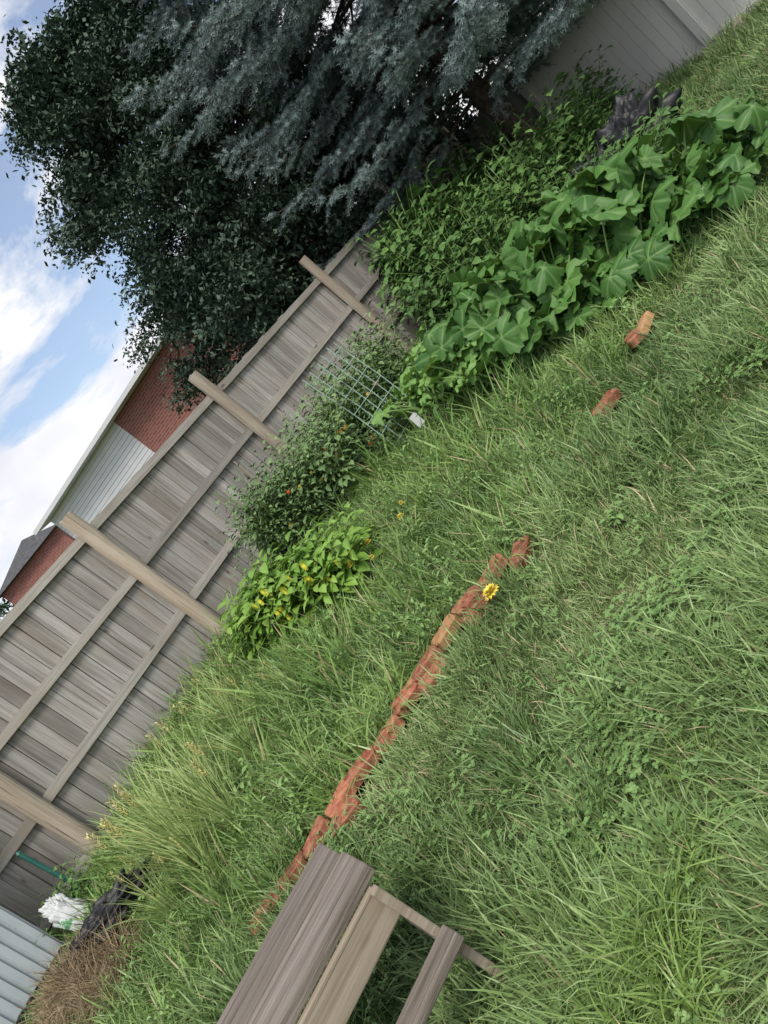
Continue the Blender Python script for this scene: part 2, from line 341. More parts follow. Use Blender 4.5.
for _ in range(36000):
    r_=U(.9,14.5); a=U(-.80,.86); x=r_*math.sin(a); y=r_*math.cos(a)
    if fence_side(x,y)<.03: continue
    if (x-6.33)*.8+(y-13.7)*.6>-.05: continue
    nbk=nearbrick(x,y)
    if nbk and R()<.88: continue
    z=H(x,y)
    if not inview(x,y,z): continue
    nv=noise.noise(Vector((x*1.3,y*1.3,3)))+.6*noise.noise(Vector((x*4,y*4,9)))
    sc=(1+.07*r_)*U(.7,1.25)
    if nbk: sc*=.5
    if x<-3.2: sc*=.5
    if y<yb(x):
        k=random.randrange(0,4) if nv<.02 else random.randrange(4,7)
        if R()<.06 or noise.noise(Vector((x*1.7,y*1.7,20)))>.34 and R()<.65: k=7
        lp.append(((x,y,z),rz(.35),sc*(1+.6*nv),k))
        pw=noise.noise(Vector((x*1.6,y*1.6,33)))
        if R()<.04+.35*max(0,min(1,(pw-.05)*4)): wp.append(((x,y,z+.015),rz(.1),min(sc,1.2),random.choice((2,3,2,3,4))))
    else:
        k=random.randrange(0,4) if R()<.7 else random.randrange(4,6)
        if R()<.6: bp_.append(((x,y,z),rz(.4),sc*U(.6,1.05)*(1+.5*nv),k))
        else: lp.append(((x,y,z),rz(.3),sc*1.1,4+random.randrange(3)))
        if R()<.09: wp.append(((x,y,z),rz(.2),sc*U(.7,1.1),random.randrange(0,2) if R()<.7 else 2))
scatter('lawn_grass',lawn,lp,[M_grass,M_straw],patch=.55); scatter('crabgrass',crab,bp_,[M_grass2,M_straw],patch=.45); scatter('clover_and_weeds',weeds,wp,[M_clover,M_stem])
br=[tuft(24,.05,.12,.24,.007,.011,.8,1.6,5) for _ in range(3)]
pts=[]
for _ in range(60):
    a=U(0,6.28);q=abs(random.gauss(0,.19)); x=-.36+q*math.cos(a)*1.3; y=1.52+q*math.sin(a); pts.append(((x,y,H(x,y)),rz(.2),U(.6,1.05),random.randrange(3)))
for _ in range(14):
    x=U(.9,1.5);y=U(2.6,3.2); pts.append(((x,y,H(x,y)),rz(.2),U(.4,.6),random.randrange(3)))
scatter('broadleaf_grass',br,pts,[M_bright,M_straw])
def tall():
    g=G()
    for _ in range(70):
        a=U(0,6.283); q=.08*math.sqrt(R())
        blade(g,(q*math.cos(a),q*math.sin(a),-.01),a+U(-.6,.6),U(.45,.85),U(.006,.010),U(0,.4),U(.3,1.4),6,tw=U(-.6,.6))
    for _ in range(2):
        a=U(0,6.283); L_=U(.5,.7); pts=[Vector((math.cos(a)*.2*t*t,math.sin(a)*.2*t*t,L_*t)) for t in (0,.35,.7,1)]
        tube(g,pts,.0015,4,.5,1)
        for k in range(50):
            t=.0+.13*R(); az=U(0,6.28); leaf(g,pts[-1]-Vector((0,0,t)),(math.cos(az),math.sin(az),.8),(0,0,1),.035,.006,.1,.4,2,mi=1)
    return g
pts=[]
for (x,y,s) in [(-2.1,3.9,1.05),(-2.2,4.1,1.0),(-1.95,4.0,1.0),(-2.0,4.5,.9),(-2.35,4.45,.8),(-1.8,3.85,.85),(-1.75,4.9,.75),(-1.7,5.3,.6),(-1.6,4.2,.7),(-2.3,3.7,.7),(-1.5,4.7,.6),(-2.0,3.6,.6),(-1.2,4.5,.5)]:
    pts.append(((x,y,H(x,y)),rz(.1),s,random.randrange(2)))
scatter('ornamental_grass',[tall(),tall()],pts,[M_pale,M_seed])
# ------------------------------------------------------------ wood fence
D=Vector((.759,.651,0)); Nn=Vector((.651,-.759,0)); F0=Vector((-1.86,7,0))
def boards(g,p0,d,nrm,t0,t1,top,w=.14):
    t=t0;i=0
    while t<t1:
        p=p0+d*t; zb=H(p.x,p.y)+.04; zt=top+U(-.014,.012); gap=U(.004,.010)
        off=-.012+U(-.004,.003)
        tl=U(-.007,.007); Z=(Vector((0,0,1))+d*tl).normalized()
        box(g,Vector((p.x,p.y,(zb+zt)/2))+nrm*off,(w-gap)*.5,.008,(zt-zb)/2,d,nrm,Z,R())
        p2=p+d*(w/2); box(g,Vector((p2.x,p2.y,(zb+zt)/2))-nrm*.032,.035,.007,(zt-zb)/2-.02,d,nrm,(0,0,1),0.0)
        t+=w;i+=1
wf=empty('wooden_fence')
g=G(); boards(g,F0,D,Nn,-6.2,10.6,2.17,.128); obj('boards',g.mesh('boards',M_fence),wf)
KF=Vector((6.33,13.7,0)); KD=Vector((.6,-.8,0)); KN=Vector((-.8,-.6,0))
g=G(); boards(g,KF,KD,KN,-.15,1.15,1.95); obj('return_boards',g.mesh('return_boards',M_fence),wf)
ang=math.atan2(.651,.759)
g=G()
PT=[-4.3,-2.06,0,2.22,4.96,7.6,10.3]
seg=[-6.2]+PT+[10.6]
for z in (2.125,1.58,1.03,.52):
    for a,b in zip(seg[:-1],seg[1:]):
        box(g,((a+b)/2,-.002-.02,z+U(-.01,.01)),(b-a)/2-.002,.017,.040,r=R())
o=obj('rails',g.mesh('rails',M_rail),wf); o.location=F0; o.rotation_euler=(0,0,ang)
g=G()
for t in PT:
    p=F0+D*t; zb=H(p.x,p.y)-.1
    zt=2.37 if t<1 else (2.44 if t<3 else 2.46)
    V=[];F=[];prof=[]
    rr=.08
    for k in range(9):
        an=math.pi*k/8; prof.append((rr*math.cos(an),.05+rr*.95*math.sin(an)))
    nP=len(prof); lv=8
    for j in range(lv+1):
        zz=zb+(zt-zb)*j/lv; wob=U(-.004,.004)
        for (u_,v_) in prof:
            q=p+D*(u_+wob)+Nn*v_; V.append((q.x,q.y,zz+(U(-.01,.01) if j==lv else 0)))
    for j in range(lv):
        for k in range(nP-1): F.append((j*nP+k,j*nP+k+1,(j+1)*nP+k+1,(j+1)*nP+k))
        F.append((j*nP+nP-1,j*nP,(j+1)*nP,(j+1)*nP+nP-1))
    F.append(tuple(lv*nP+k for k in range(nP)))
    g.add(V,F,R())
o=obj('posts',g.mesh('posts',M_post),wf)
# ------------------------------------------------------------ white vinyl fence
vf=empty('white_vinyl_fence')
g=G(); 
def kz(s): p=KF+KD*s; return H(p.x,p.y)
posts=[1.2,3.55,5.9,8.25,10.6]
for s in posts:
    p=KF+KD*s; z=kz(s); box(g,(p.x,p.y,z+.95),.063,.063,.98,KD,KN); box(g,(p.x,p.y,z+1.955),.08,.08,.02,KD,KN)
    box(g,(p.x,p.y,z+1.99),.05,.05,.014,KD,KN)
obj('posts',g.mesh('vposts',M_vinyl),vf)
g=G();g2=G()
for a,b in zip(posts[:-1],posts[1:]):
    za,zb_=kz(a),kz(b); pa=KF+KD*(a+.065); pb=KF+KD*(b-.065)
    mid=(pa+pb)/2; Ln=(pb-pa).length
    for hz,hh in ((.10,.07),(1.80,.07)): box(g2,(mid.x,mid.y,(za+zb_)/2+hz),Ln/2,.024,hh,(KD+Vector((0,0,(zb_-za)/Ln))).normalized(),KN)
    nb=14
    for i in range(nb):
        f=(i+.5)/nb; q=pa.lerp(pb,f); z=za+(zb_-za)*f
        box(g,(q.x,q.y,z+.95),(b-a-.13)/nb/2-.005,.011,.79,KD,KN)
        box(g,(q.x-KN.x*.006,q.y-KN.y*.006,z+.95),(b-a-.13)/nb/2,.006,.789,KD,KN)
obj('panels',g.mesh('vpanels',M_vinyl),vf); obj('rails',g2.mesh('vrails',M_vinyl),vf)
# ------------------------------------------------------------ bricks
bk=empty('brick_edging'); 
def brickmesh(g,c,ax,tilt,L_=.19,W_=.092,T_=.06,mi=0):
    e=Euler((U(-tilt,tilt),U(-tilt,tilt),ax)).to_matrix(); X,Y,Z=e.col[0],e.col[1],e.col[2]
    bv=.006; c=Vector(c)
    V=[];F=[]
    def rng(z,ins):
        a,b=L_/2-ins,W_/2-ins; k=.012; pts=[(-a+k,-b),(a-k,-b),(a,-b+k),(a,b-k),(a-k,b),(-a+k,b),(-a,b-k),(-a,-b+k)]
        return [c+X*(px+U(-.003,.003))+Y*(py+U(-.003,.003))+Z*z for px,py in pts]
    for z,ins in ((-T_/2,bv),(-T_/2+bv,0),(T_/2-bv,0),(T_/2,bv)): V+=rng(z,ins)
    for j in range(3):
        for k in range(8): F.append((j*8+k,j*8+(k+1)%8,(j+1)*8+(k+1)%8,(j+1)*8+k))
    F.append(tuple(range(8))[::-1]); F.append(tuple(24+k for k in range(8)))
    g.add(V,F,R(),mi)
g=G()
for i,(x,y,a) in enumerate(BR):
    z=H(x,y); brickmesh(g,(x,y,z+(.045 if i in (6,10,11) else .06)),a+U(-.2,.2),.2,L_=U(.17,.2),mi=1 if i in (3,) else 0)
    if i in (2,4,8): brickmesh(g,(x+U(-.03,.03),y-.095,z+.03),a+U(-.2,.2),.18)
for i,(x,y) in enumerate(TB):
    z=H(x,y); brickmesh(g,(x,y,z+.055),(.3,1.2,.2)[i],.3,.19,.10,.06,mi=1 if i==0 else 0)
obj('bricks',g.mesh('bricks',[M_brick,M_brick2]),bk)
def flower(g,fx,fy,fz,h,s0):
    tube(g,[(fx,fy,fz),(fx+.005,fy,fz+h*.5),(fx,fy,fz+h)],.003,4,.5,1)
    for ring,(nl,el,s) in enumerate([(12,.1,1.0),(11,.6,.9),(9,1.1,.75),(6,1.7,.5)]):
        for k in range(nl):
            az=6.283*k/nl+ring*.3; leaf(g,(fx,fy,fz+h+ring*.003),(math.cos(az),math.sin(az),el),(0,0,1),s*s0,s0*.45,.2,.5,3,mi=0)
g=G(); flower(g,.02,3.25,H(-.02,3.25),.12,.05)
obj('yellow_flower',g.mesh('yellow_flower',[M_yel,M_stem]))
g=G()
for (fx,fy,h) in [(-.42,4.65,.22),(-.36,4.7,.25),(-.27,4.6,.17),(-.2,4.75,.2),(.03,4.66,.19),(.10,4.8,.2)]: flower(g,fx+U(-.03,.03),fy,H(fx,fy),h,U(.018,.03))
obj('marigold_plant',g.mesh('marigold_plant',[M_yel,M_stem]))
# ------------------------------------------------------------ squash
def squashleaf(g,c,nrm,fwd,S,mi=0):
    nrm=Vector(nrm).normalized(); fwd=(Vector(fwd)-nrm*Vector(fwd).dot(nrm)).normalized(); sd=nrm.cross(fwd); c=Vector(c)
    NA=44; rings=[.22,.48,.75,1.0]; V=[c.copy()];vein=[1.0];F=[]; lobes=[0,1.05,-1.05,2.1,-2.1]
    ph=R()*6; cup=U(-.55,.2); wv=U(.08,.2)
    for ri,rg in enumerate(rings):
        for k in range(NA):
            an=-math.pi+2*math.pi*k/NA
            dl=min(abs(an-l) for l in lobes)
            rad=.68+.32*math.cos(min(dl/.525,1)*math.pi/2)**.9
            if abs(an)>2.7: rad*=max(.35,1-(abs(an)-2.7)*1.5)
            if ri==3: rad*=1+.065*(1 if k%2 else -1)
            lift=-.12*math.cos(dl*5.9)*rg + wv*math.sin(4*an+ph)*rg*rg +cup*rg*rg+U(-.04,.04)*rg
            rr=S*.5*rg*rad*(1.10 if abs(an)<.6 else 1)
            V.append(c+fwd*rr*math.cos(an)+sd*rr*math.sin(an)+nrm*lift*S*.5)
            vein.append(.7 if dl<.08 and rg<.9 else (.15 if dl<.08 else 0))
    for k in range(NA): F.append((0,1+k,1+(k+1)%NA))
    for ri in range(3):
        for k in range(NA):
            a=1+ri*NA+k;b=1+ri*NA+(k+1)%NA; F.append((a,a+NA,b+NA,b))
    b0=len(g.V); g.add(V,F,R(),mi)
    for i,v in enumerate(vein): g.vein[b0+i]=v
def squashproto(h,S,lean):
    g=G(); pts=[Vector((lean*h*t*t,0,h*t*(1-.1*t))) for t in (0,.3,.6,.85,1)]
    tube(g,pts,[.009,.008,.007,.006,.005],5,.5,1)
    squashleaf(g,pts[-1],(U(-.3,1.2),U(-.8,.8),1),(1,U(-.4,.4),-.2),S)
    return g
sqp=[squashproto(U(.38,.78),U(.25,.38),U(.1,.6)) for _ in range(16)]+[squashproto(U(.18,.36),U(.2,.32),U(.3,.7)) for _ in range(4)]
def row(pts,n,sx,sy,kmin,kmax,s0=.8,s1=1.15):
    o=[]
    for _ in range(n):
        t=R()*(len(pts)-1); i=int(t); p=Vector(pts[i]).lerp(Vector(pts[i+1]),t-i)
        x=p.x+max(-2*sx,min(2*sx,random.gauss(0,sx))); y=p.y+max(-2*sy,min(2*sy,random.gauss(0,sy))); o.append(((x,y,H(x,y)),(U(-.2,.2),U(-.2,.2),U(0,6.28)),U(s0,s1),random.randrange(kmin,kmax)))
    return o
sp=row([(2.95,5.4),(2.3,5.75),(1.6,6.05)],390,.22,.28,0,16)+row([(3.4,4.85),(3.0,5.1)],130,.14,.2,0,16,.5,.75)+row([(3.2,4.7),(2.7,4.95),(2.1,5.3),(1.35,5.5)],180,.12,.12,16,20)
scatter('squash_plant',sqp,sp,[M_squash,M_stem],smooth=True)
cup=[squashproto(U(.2,.5),U(.12,.18),U(.2,.6)) for _ in range(6)]
scatter('cucumber_plant',cup,row([(1.35,5.75),(1.05,5.9),(1.15,6.5),(1.4,7.2)],220,.16,.22,0,6,.8,1.3),[M_squash2,M_stem],smooth=True)
# ------------------------------------------------------------ garden herbs
tomp=[herb(1.0,40,.13,.45,4,1.1,.05,spread=.6) for _ in range(3)]+[herb(.65,28,.11,.45,5,1.0,.05,spread=.8) for _ in range(2)]
pts=row([(-.8,6.6),(-.3,6.6),(.2,6.9),(.7,7.3),(1.3,7.8)],115,.15,.22,0,5,.75,1.1)
pts+=row([(.45,6.25),(.95,6.6)],5,.08,.1,3,5,.6,.9)
scatter('tomato_plant',tomp,pts,[M_tomato,M_stem])
def ball(g,x,y,z,s,mi,el=.9):
    V=[];F=[]
    for j in range(1,5):
        for k in range(8):
            V.append((x+s*math.sin(j*math.pi/5)*math.cos(k*.785),y+s*math.sin(j*math.pi/5)*math.sin(k*.785),z+s*el*math.cos(j*math.pi/5)))
    for j in range(3):
        for k in range(8): F.append((j*8+k,j*8+(k+1)%8,(j+1)*8+(k+1)%8,(j+1)*8+k))
    F.append(tuple(range(8)));F.append(tuple(24+k for k in range(8))[::-1])
    g.add(V,F,0,mi)
g=G()
for _ in range(34):
    x=U(-.6,.9); y=6.3+.35*(x+.6)+U(-.2,.2); ball(g,x,y,H(x,y)+U(.1,.6),U(.014,.026),0 if R()<.35 else 1)
obj('tomatoes',g.mesh('tomatoes',[M_red,M_org],smooth=True))
pepp=[herb(.5,18,.19,.5,5,.9,.03,4,spread=.7) for _ in range(4)]
pts=row([(-1.2,5.6),(-.95,5.3),(-.7,5.05),(-.45,5.0)],36,.13,.15,0,4,.75,1.1)
scatter('pepper_plant',pepp,pts,[M_pepper,M_stem])
g=G()
for _ in range(22):
    t=R(); x=-1.15+.8*t+U(-.08,.08); y=5.2-.5*t+U(-.14,.0); ball(g,x,y,H(x,y)+U(.15,.42),U(.014,.02),0,2.2)
obj('yellow_peppers',g.mesh('yellow_peppers',M_ypep,smooth=True))
wd=[herb(.9,24,.17,.62,4,.9,.05,3,.7) for _ in range(3)]+[herb(.5,17,.13,.62,5,.9,.04,3,.8) for _ in range(3)]
pts=row([(1.9,8.2),(2.4,8.4),(3.2,8.8),(4.2,9.2),(5.0,9.6)],160,.35,.5,0,6,.8,1.4)
pts+=row([(2.3,9.4),(2.9,10.2),(4.0,11.2),(5.2,12.0)],160,.2,.25,0,3,1.1,1.8)
pts+=row([(1.7,7.2),(2.8,7.0),(3.6,7.0),(4.3,7.2)],110,.3,.35,3,6,.8,1.3)
pts+=row([(4.6,8.6),(5.4,9.8),(6.2,11.0),(6.8,12.0)],100,.3,.3,2,6,.8,1.4)
pts=[p for p in pts if p[0][0]/p[0][1]>.25+.03*(p[2]-1)]
pts+=row([(-3.5,5.2),(-2.7,5.9),(-1.9,6.6),(-1.2,6.6)],34,.12,.1,3,6,.25,.45)
pts+=row([(-.9,6.2),(0,6.4),(.8,6.6)],36,.2,.2,3,6,.3,.5)
pts+=row([(-3.40,4.95),(-3.30,5.0)],6,.04,.04,3,6,.5,.7)
pts=[p for p in pts if fence_side(p[0][0],p[0][1])>.15 and (p[0][0]-6.33)*.8+(p[0][1]-13.7)*.6<-.3]
scatter('weed_thicket',wd,pts,[M_weed,M_stem])
g=G(); T0=Vector((.50,6.12,0)); TD=Vector((.75,.66,0)); z0=H(.7,6.3)
for i in range(6):
    p=T0+TD*(.12*i); tube(g,[(p.x,p.y,z0-.1),(p.x-.02,p.y+.06,z0+.6),(p.x-.06+U(-.01,.01),p.y+.08,z0+1.1+U(-.02,.03))],.0045,5)
for j in range(8):
    a=T0;b=T0+TD*.60; k=.14*j/1.1; tube(g,[(a.x-.05*k,a.y-.008+.08*k,z0+.05+.14*j),((a.x+b.x)/2-.05*k,(a.y+b.y)/2+.01+.08*k,z0+.05+.14*j+U(-.01,.01)),(b.x-.05*k,b.y-.008+.08*k,z0+.05+.14*j)],.0038,5)
obj('wire_trellis',g.mesh('wire_trellis',M_wire))
g=G(); z=H(-3.53,5.3); tube(g,[(-3.5,5.28,z-.1),(-3.53,5.3,z+.25),(-3.56,5.32,z+.56)],.018,8); tube(g,[(-3.56,5.32,z+.56),(-3.563,5.322,z+.585)],[.022,.012],8)
obj('garden_stake',g.mesh('garden_stake',M_teal,smooth=False))
g=G()
for x,y in ((-.5,6.7),(.1,6.9),(.9,7.7)): tube(g,[(x,y,H(x,y)-.1),(x+.02,y,H(x,y)+1.05)],.009,6,R())
obj('wooden_stakes',g.mesh('wooden_stakes',M_post))
# ------------------------------------------------------------ bench
bn=empty('wooden_bench'); ba=math.atan2(-.42,-.908)
bn.location=(-.77,1.82,0); bn.rotation_euler=(0,0,ba)
def plank(name,c,h,mat,rot=(0,0,0)):
    g=G()
    box(g,(0,0,0),*h,r=U(.3,.7)); m=g.mesh(name,mat); o=obj(name,m,bn); o.location=c; o.rotation_euler=rot
    bv=o.modifiers.new('bevel','BEVEL'); bv.width=.005; bv.segments=2; return o
plank('top_board_1',(.59,-.105,.555),(.60,.090,.019),M_bench)
plank('top_board_2',(.595,-.294,.555),(.595,.093,.019),M_bench,(0,0,.004))
plank('apron',(.58,-.015,.475),(.55,.013,.057),M_bench2)
plank('back_apron',(.58,-.36,.475),(.55,.013,.057),M_bench2)
for i,(x,y) in enumerate([(.035,.014),(.035,-.34),(1.1,.014),(1.1,-.34)]):
    plank('leg_%d'%(i+1),(x,y,.26),(.014,.014,.275),M_bench2)
plank('step_board',(.57,.068,.30),(.56,.040,.016),M_bench,(0,0,0))
plank('brace',(.04,-.15,.2),(.012,.15,.025),M_bench2)
# ------------------------------------------------------------ shed
sh=empty('storage_shed'); g=G()
S0=Vector((-3.52,4.74,0)); sd_=Vector((-.72,-.69,0)).normalized(); sn=Vector((sd_.y*-1,sd_.x,0)); 
if sn.x<0: sn=-sn
zs=.42
ctr=S0+sd_*1.0-sn*.24; box(g,(ctr.x,ctr.y,zs+.98),1.0,.22,.98,sd_,sn)
for i in range(26):
    q=S0+sd_*(.04+.077*i)-sn*.014; box(g,(q.x,q.y,zs+.98),.024,.014,.96,sd_,sn)
obj('walls',g.mesh('shed_walls',M_shed),sh)
g=G(); box(g,(ctr.x,ctr.y,zs+1.99),1.06,.28,.03,sd_,sn); box(g,(ctr.x-sn.x*.1,ctr.y-sn.y*.1,zs+2.05),1.03,.15,.03,sd_,sn); obj('roof',g.mesh('shed_roof',M_shed),sh)
g=G(); box(g,(ctr.x,ctr.y,zs-.06),1.02,.25,.07,sd_,sn); obj('base',g.mesh('shed_base',M_black),sh)
def blob(name,c,ax,mat,rot=0,amp=.25,fr=3.0,seed=0,tilt=0.0,sup=1.0,crease=0.0):
    V=[];F=[];nu,nv=64,44; c=Vector(c)
    for j in range(nv+1):
        for i in range(nu):
            th=math.pi*j/nv; ph=2*math.pi*i/nu; d=Vector((math.sin(th)*math.cos(ph),math.sin(th)*math.sin(ph),math.cos(th)))
            k=1+amp*noise.noise(d*fr+Vector((seed,0,0)))+amp*.5*noise.noise(d*fr*2.7+Vector((seed,5,0)))+amp*.35*abs(noise.noise(d*fr*6))-crease*abs(noise.noise(Vector((d.x*5,d.y*5,d.z*2+seed))))
            e=Vector([math.copysign(abs(t)**sup,t) for t in d])
            q=Vector((e.x*ax[0],e.y*ax[1],e.z*ax[2]))*k; q.rotate(Euler((tilt,tilt*.5,rot))); q=q+c
            V.append(q)
    for j in range(nv):
        for i in range(nu): F.append((j*nu+i,j*nu+(i+1)%nu,(j+1)*nu+(i+1)%nu,(j+1)*nu+i))
    return obj(name,mesh(name,V,F,mat,smooth=True))
blob('black_landscape_fabric',(-2.72,3.95,H(-2.7,4)+.2),(.27,.07,.08),M_black,.25,.7,2.2,3)
blob('fertilizer_bag',(-3.30,4.70,H(-3.3,4.72)+.15),(.09,.04,.19),M_bag,.75,.2,2.0,4,tilt=-.3,sup=.7,crease=.8)
blob('black_plastic_bag',(4.75,7.7,H(4.75,7.7)+.36),(.38,.25,.34),M_black,-.6,.6,2.2,1)
blob('black_plastic_pot',(4.3,8.1,H(4.3,8.1)+.3),(.3,.2,.22),M_black,.3,.5,2.2,6)
g=G(); tube(g,[(8.0,9.75,H(8.0,9.75)+.12),(8.3,10.05,H(8.3,10.05)+.14),(8.6,10.35,H(8.6,10.35)+.12)],[.08,.09,.08],10,.5); obj('cut_log',g.mesh('cut_log',M_post))
g=G(); x,y=.76,6.0; z=H(x,y); box(g,(x,y,z+.22),.04,.002,.06,(.9,.3,0),(-.3,.9,0)); box(g,(x,y+.004,z+.09),.006,.0015,.14,(.9,.3,0),(-.3,.9,0)); obj('plant_label',g.mesh('plant_label',M_siding))
pts=[]
stp=[tuft(30,.07,.10,.26,.003,.006,1.3,1.2,4) for _ in range(3)]
for _ in range(170):
    a=U(0,6.28);q=.32*math.sqrt(R()); x=-3.0+q*1.2*math.cos(a); y=3.80+q*math.sin(a); pts.append(((x,y,H(x,y)+.22*(1-(q/.33)**2)),(U(-1.3,1.3),U(-1.3,1.3),U(0,6.28)),U(.6,1.0),random.randrange(3)))
for _ in range(24):
    x=-2.5+U(-.15,.15);y=4.15+U(-.12,.12); pts.append(((x,y,H(x,y)+.04),(U(-.9,.9),U(-.9,.9),U(0,6.28)),U(.6,.9),random.randrange(3)))
scatter('straw_pile',stp,pts,[M_hay,M_hay])
# ------------------------------------------------------------ spruce
random.seed(21)
def twig():
    g=G(); L_=.21
    for k in range(3):
        az=(-.75,0,.75)[k]; l=L_*(1 if k==1 else .66); st=Vector((0,0,0)) if k==1 else Vector((.03,0,0))
        d=Vector((math.cos(az),math.sin(az),-.08)).normalized(); tube(g,[st,st+d*l],[.004,.002],3,0,1,False)
        nn=int(l/.0075)
        for i in range(nn):
            t=i/nn; p=st+d*(l*t); a=i*2.4+U(-.4,.4); s1=d.orthogonal().normalized(); s2=d.cross(s1)
            o_=(s1*math.cos(a)+s2*math.sin(a)); dr=(o_*.95+d*.5).normalized(); ln=.042*U(.8,1.15)
            w=dr.cross(d).normalized()*.0055
            g.add([p+w,p-w,p+dr*ln],[(0,1,2)],min(1,.0+.95*t*U(.6,1)+.12*R()))
    return g
tw=[twig() for _ in range(4)]
sprc=empty('blue_spruce_tree'); TB_=Vector((5.6,11.0,H(5.6,11))); HT=13.0
g=G(); tube(g,[TB_+Vector((U(-.03,.03),U(-.03,.03),HT*t-.1)) for t in (0,.05,.12,.25,.45,.7,1)],[.24,.19,.17,.15,.11,.07,.01],12)
pts=[]
def orient(d): return Vector(d).to_track_quat('X','Z').to_euler()
def branch(a,zz,Lb,drp,step):
    out_=Vector((math.cos(a),math.sin(a),0)); base=TB_+Vector((0,0,zz)); bpts=[]
    for i in range(9):
        t=i/8; drop=-.10*Lb*t-drp*Lb*t*t+.20*Lb*t**4
        bpts.append(base+out_*Lb*t+Vector((0,0,drop+.1*Lb*t)))
    tube(g,bpts,[.035*(1-.8*i/8) for i in range(9)],5)
    sidev=out_.cross(Vector((0,0,1))); nside=int(Lb/step)
    for j in range(nside):
        t=.25+.75*j/nside; i=min(7,int(t*8)); p=bpts[i].lerp(bpts[i+1],t*8-i)
        ls=(.25+.75*(1-t))*.85*U(.6,1.1)*min(1,Lb/2.2)+.12
        for sgn in (-1,1):
            dd_=(out_*.7+sidev*sgn*.85+Vector((0,0,U(-.35,.15)))).normalized(); q=p.copy(); nst=max(1,int(ls/.14)); 
            for s in range(nst):
                dr=(dd_+Vector((U(-.45,.45),U(-.45,.45),-.08*s+U(-.3,.35)))).normalized()
                pts.append((tuple(q),tuple(orient(dr)),U(.85,1.4),random.randrange(4))); q=q+dr*.14
    for s in range(3):
        dr=(bpts[-1]-bpts[-2]).normalized()+Vector((U(-.3,.3),U(-.3,.3),U(-.2,.3))); pts.append((tuple(bpts[-1]),tuple(orient(dr)),U(.9,1.3),random.randrange(4)))
z=1.9
while z<12.6:
    hi=z>7.4
    nb=9 if not hi else 6; a0=U(0,6.28)
    for k in range(nb):
        a=a0+6.283*k/nb+U(-.25,.25); zz=z+U(-.15,.15)
        out_=Vector((math.cos(a),math.sin(a),0)); right=max(0,out_.dot(Vector((.80,-.45,0))))
        Lb=3.15*min(1,(13.2-zz)/8.2)**.9*U(.74,1.14)*(1+.2*right*(zz<6.5))
        if zz<2.5: 
            if right<.2 and R()<.6: continue
        back=out_.y>.55
        branch(a,zz,Lb,.20+.22*right*(zz<4),.17 if not (hi or back) else .27)
    z+=.32 if z<7.4 else .5
for k in range(22):
    branch(math.atan2(-.45,.8)+U(-.45,.4),U(2.3,5.2),U(3.4,4.3),U(.28,.42),.17)
obj('trunk_and_limbs',g.mesh('spruce_wood',M_bark),sprc)
scatter('needles',tw,pts,[M_needle,M_bark],parent=sprc)
# ------------------------------------------------------------ deciduous trees
def lcluster(nl,rad,ls):
    g=G()
    for _ in range(nl):
        p=Vector((random.gauss(0,1),random.gauss(0,1),random.gauss(0,.8)))*rad*.55
        d=Vector((U(-1,1),U(-1,1),U(-.9,.3))); s=ls*U(.7,1.2)
        d.normalize(); u_=Vector((U(-.6,.6),U(-.6,.6),1)); sd=d.cross(u_).normalized()*s*.27
        g.add([p,p+d*s*.5+sd,p+d*s,p+d*s*.5-sd],[(0,1,2,3)],R())
    return g
def tree(name,base,prof,cz0,cz1,nclump,per,mats,leafsz,seed,rclump=.38,trunks=4):
    random.seed(seed); e=empty(name); g=G(); base=Vector(base); pts=[]
    zt=(cz1-cz0)
    tips=[]
    for _ in range(nclump):
        s=R()**1.25; zc=cz0+zt*s; rm=float(np.interp(zc,[p[0] for p in prof],[p[1] for p in prof])); q=rm*(R()**.45); a=U(0,6.283)
        tips.append(Vector((base.x+q*math.cos(a),base.y+q*math.sin(a),zc)))
    stems=[]
    for k in range(trunks):
        a=6.283*k/trunks+U(-.4,.4); rr=U(.2,.5); pp=[base+Vector((0.1*math.cos(a),.1*math.sin(a),-.2))]
        for t in (.2,.4,.6,.8,1): pp.append(base+Vector((math.cos(a)*rr*t*2.2,math.sin(a)*rr*t*2.2,(cz1-base.z)*.85*t)))
        tube(g,pp,[.11,.09,.075,.055,.035,.012],7); stems.append(pp)
    for tp in tips:
        st=min(stems,key=lambda s:min((q-tp).length for q in s)); c=[q for q in st if q.z<tp.z-.3] or [st[1]]
        q=min(c,key=lambda q:(q-tp).length); mid=q.lerp(tp,.55)+Vector((0,0,.12)); tube(g,[q,mid,tp],[.03,.018,.005],4)
        outd=Vector((tp.x-base.x,tp.y-base.y,0)); outd=outd.normalized() if outd.length>.01 else Vector((1,0,0))
        outd.z=-.25
        for _ in range(per):
            w_=R(); v=Vector((random.gauss(0,rclump),random.gauss(0,rclump),random.gauss(0,rclump*.6)))*(1.1-.7*w_)+outd*(w_*.95-.15)
            pts.append((tuple(tp+v),(U(-.5,.5),U(-.5,.5),U(0,6.28)),U(.6,1.2),random.randrange(4)))
    obj('trunk_and_limbs',g.mesh(name+'_wood',M_bark),e)
    scatter('foliage',[lcluster(26,.19,leafsz) for _ in range(4)],pts,[mats],parent=e)
tree('shade_tree',(2.75,14.6,.3),[(2.2,2.6),(3.2,2.75),(4.6,2.6),(6,2.2),(7.2,1.6),(7.9,1.0),(8.3,.4)],2.0,8.3,350,26,M_tree,.105,5,.34)
tree('background_shrub',(7.0,16.3,.0),[(.5,2.0),(2,2.3),(3.5,2.0),(4.6,.8)],.6,4.5,110,18,M_tree,.14,12,.45,3)
tree('distant_tree',(-16.2,35,0),[(2,2.4),(4,3),(6.3,.8)],2,6.0,60,16,M_fartree,.25,9,.5)
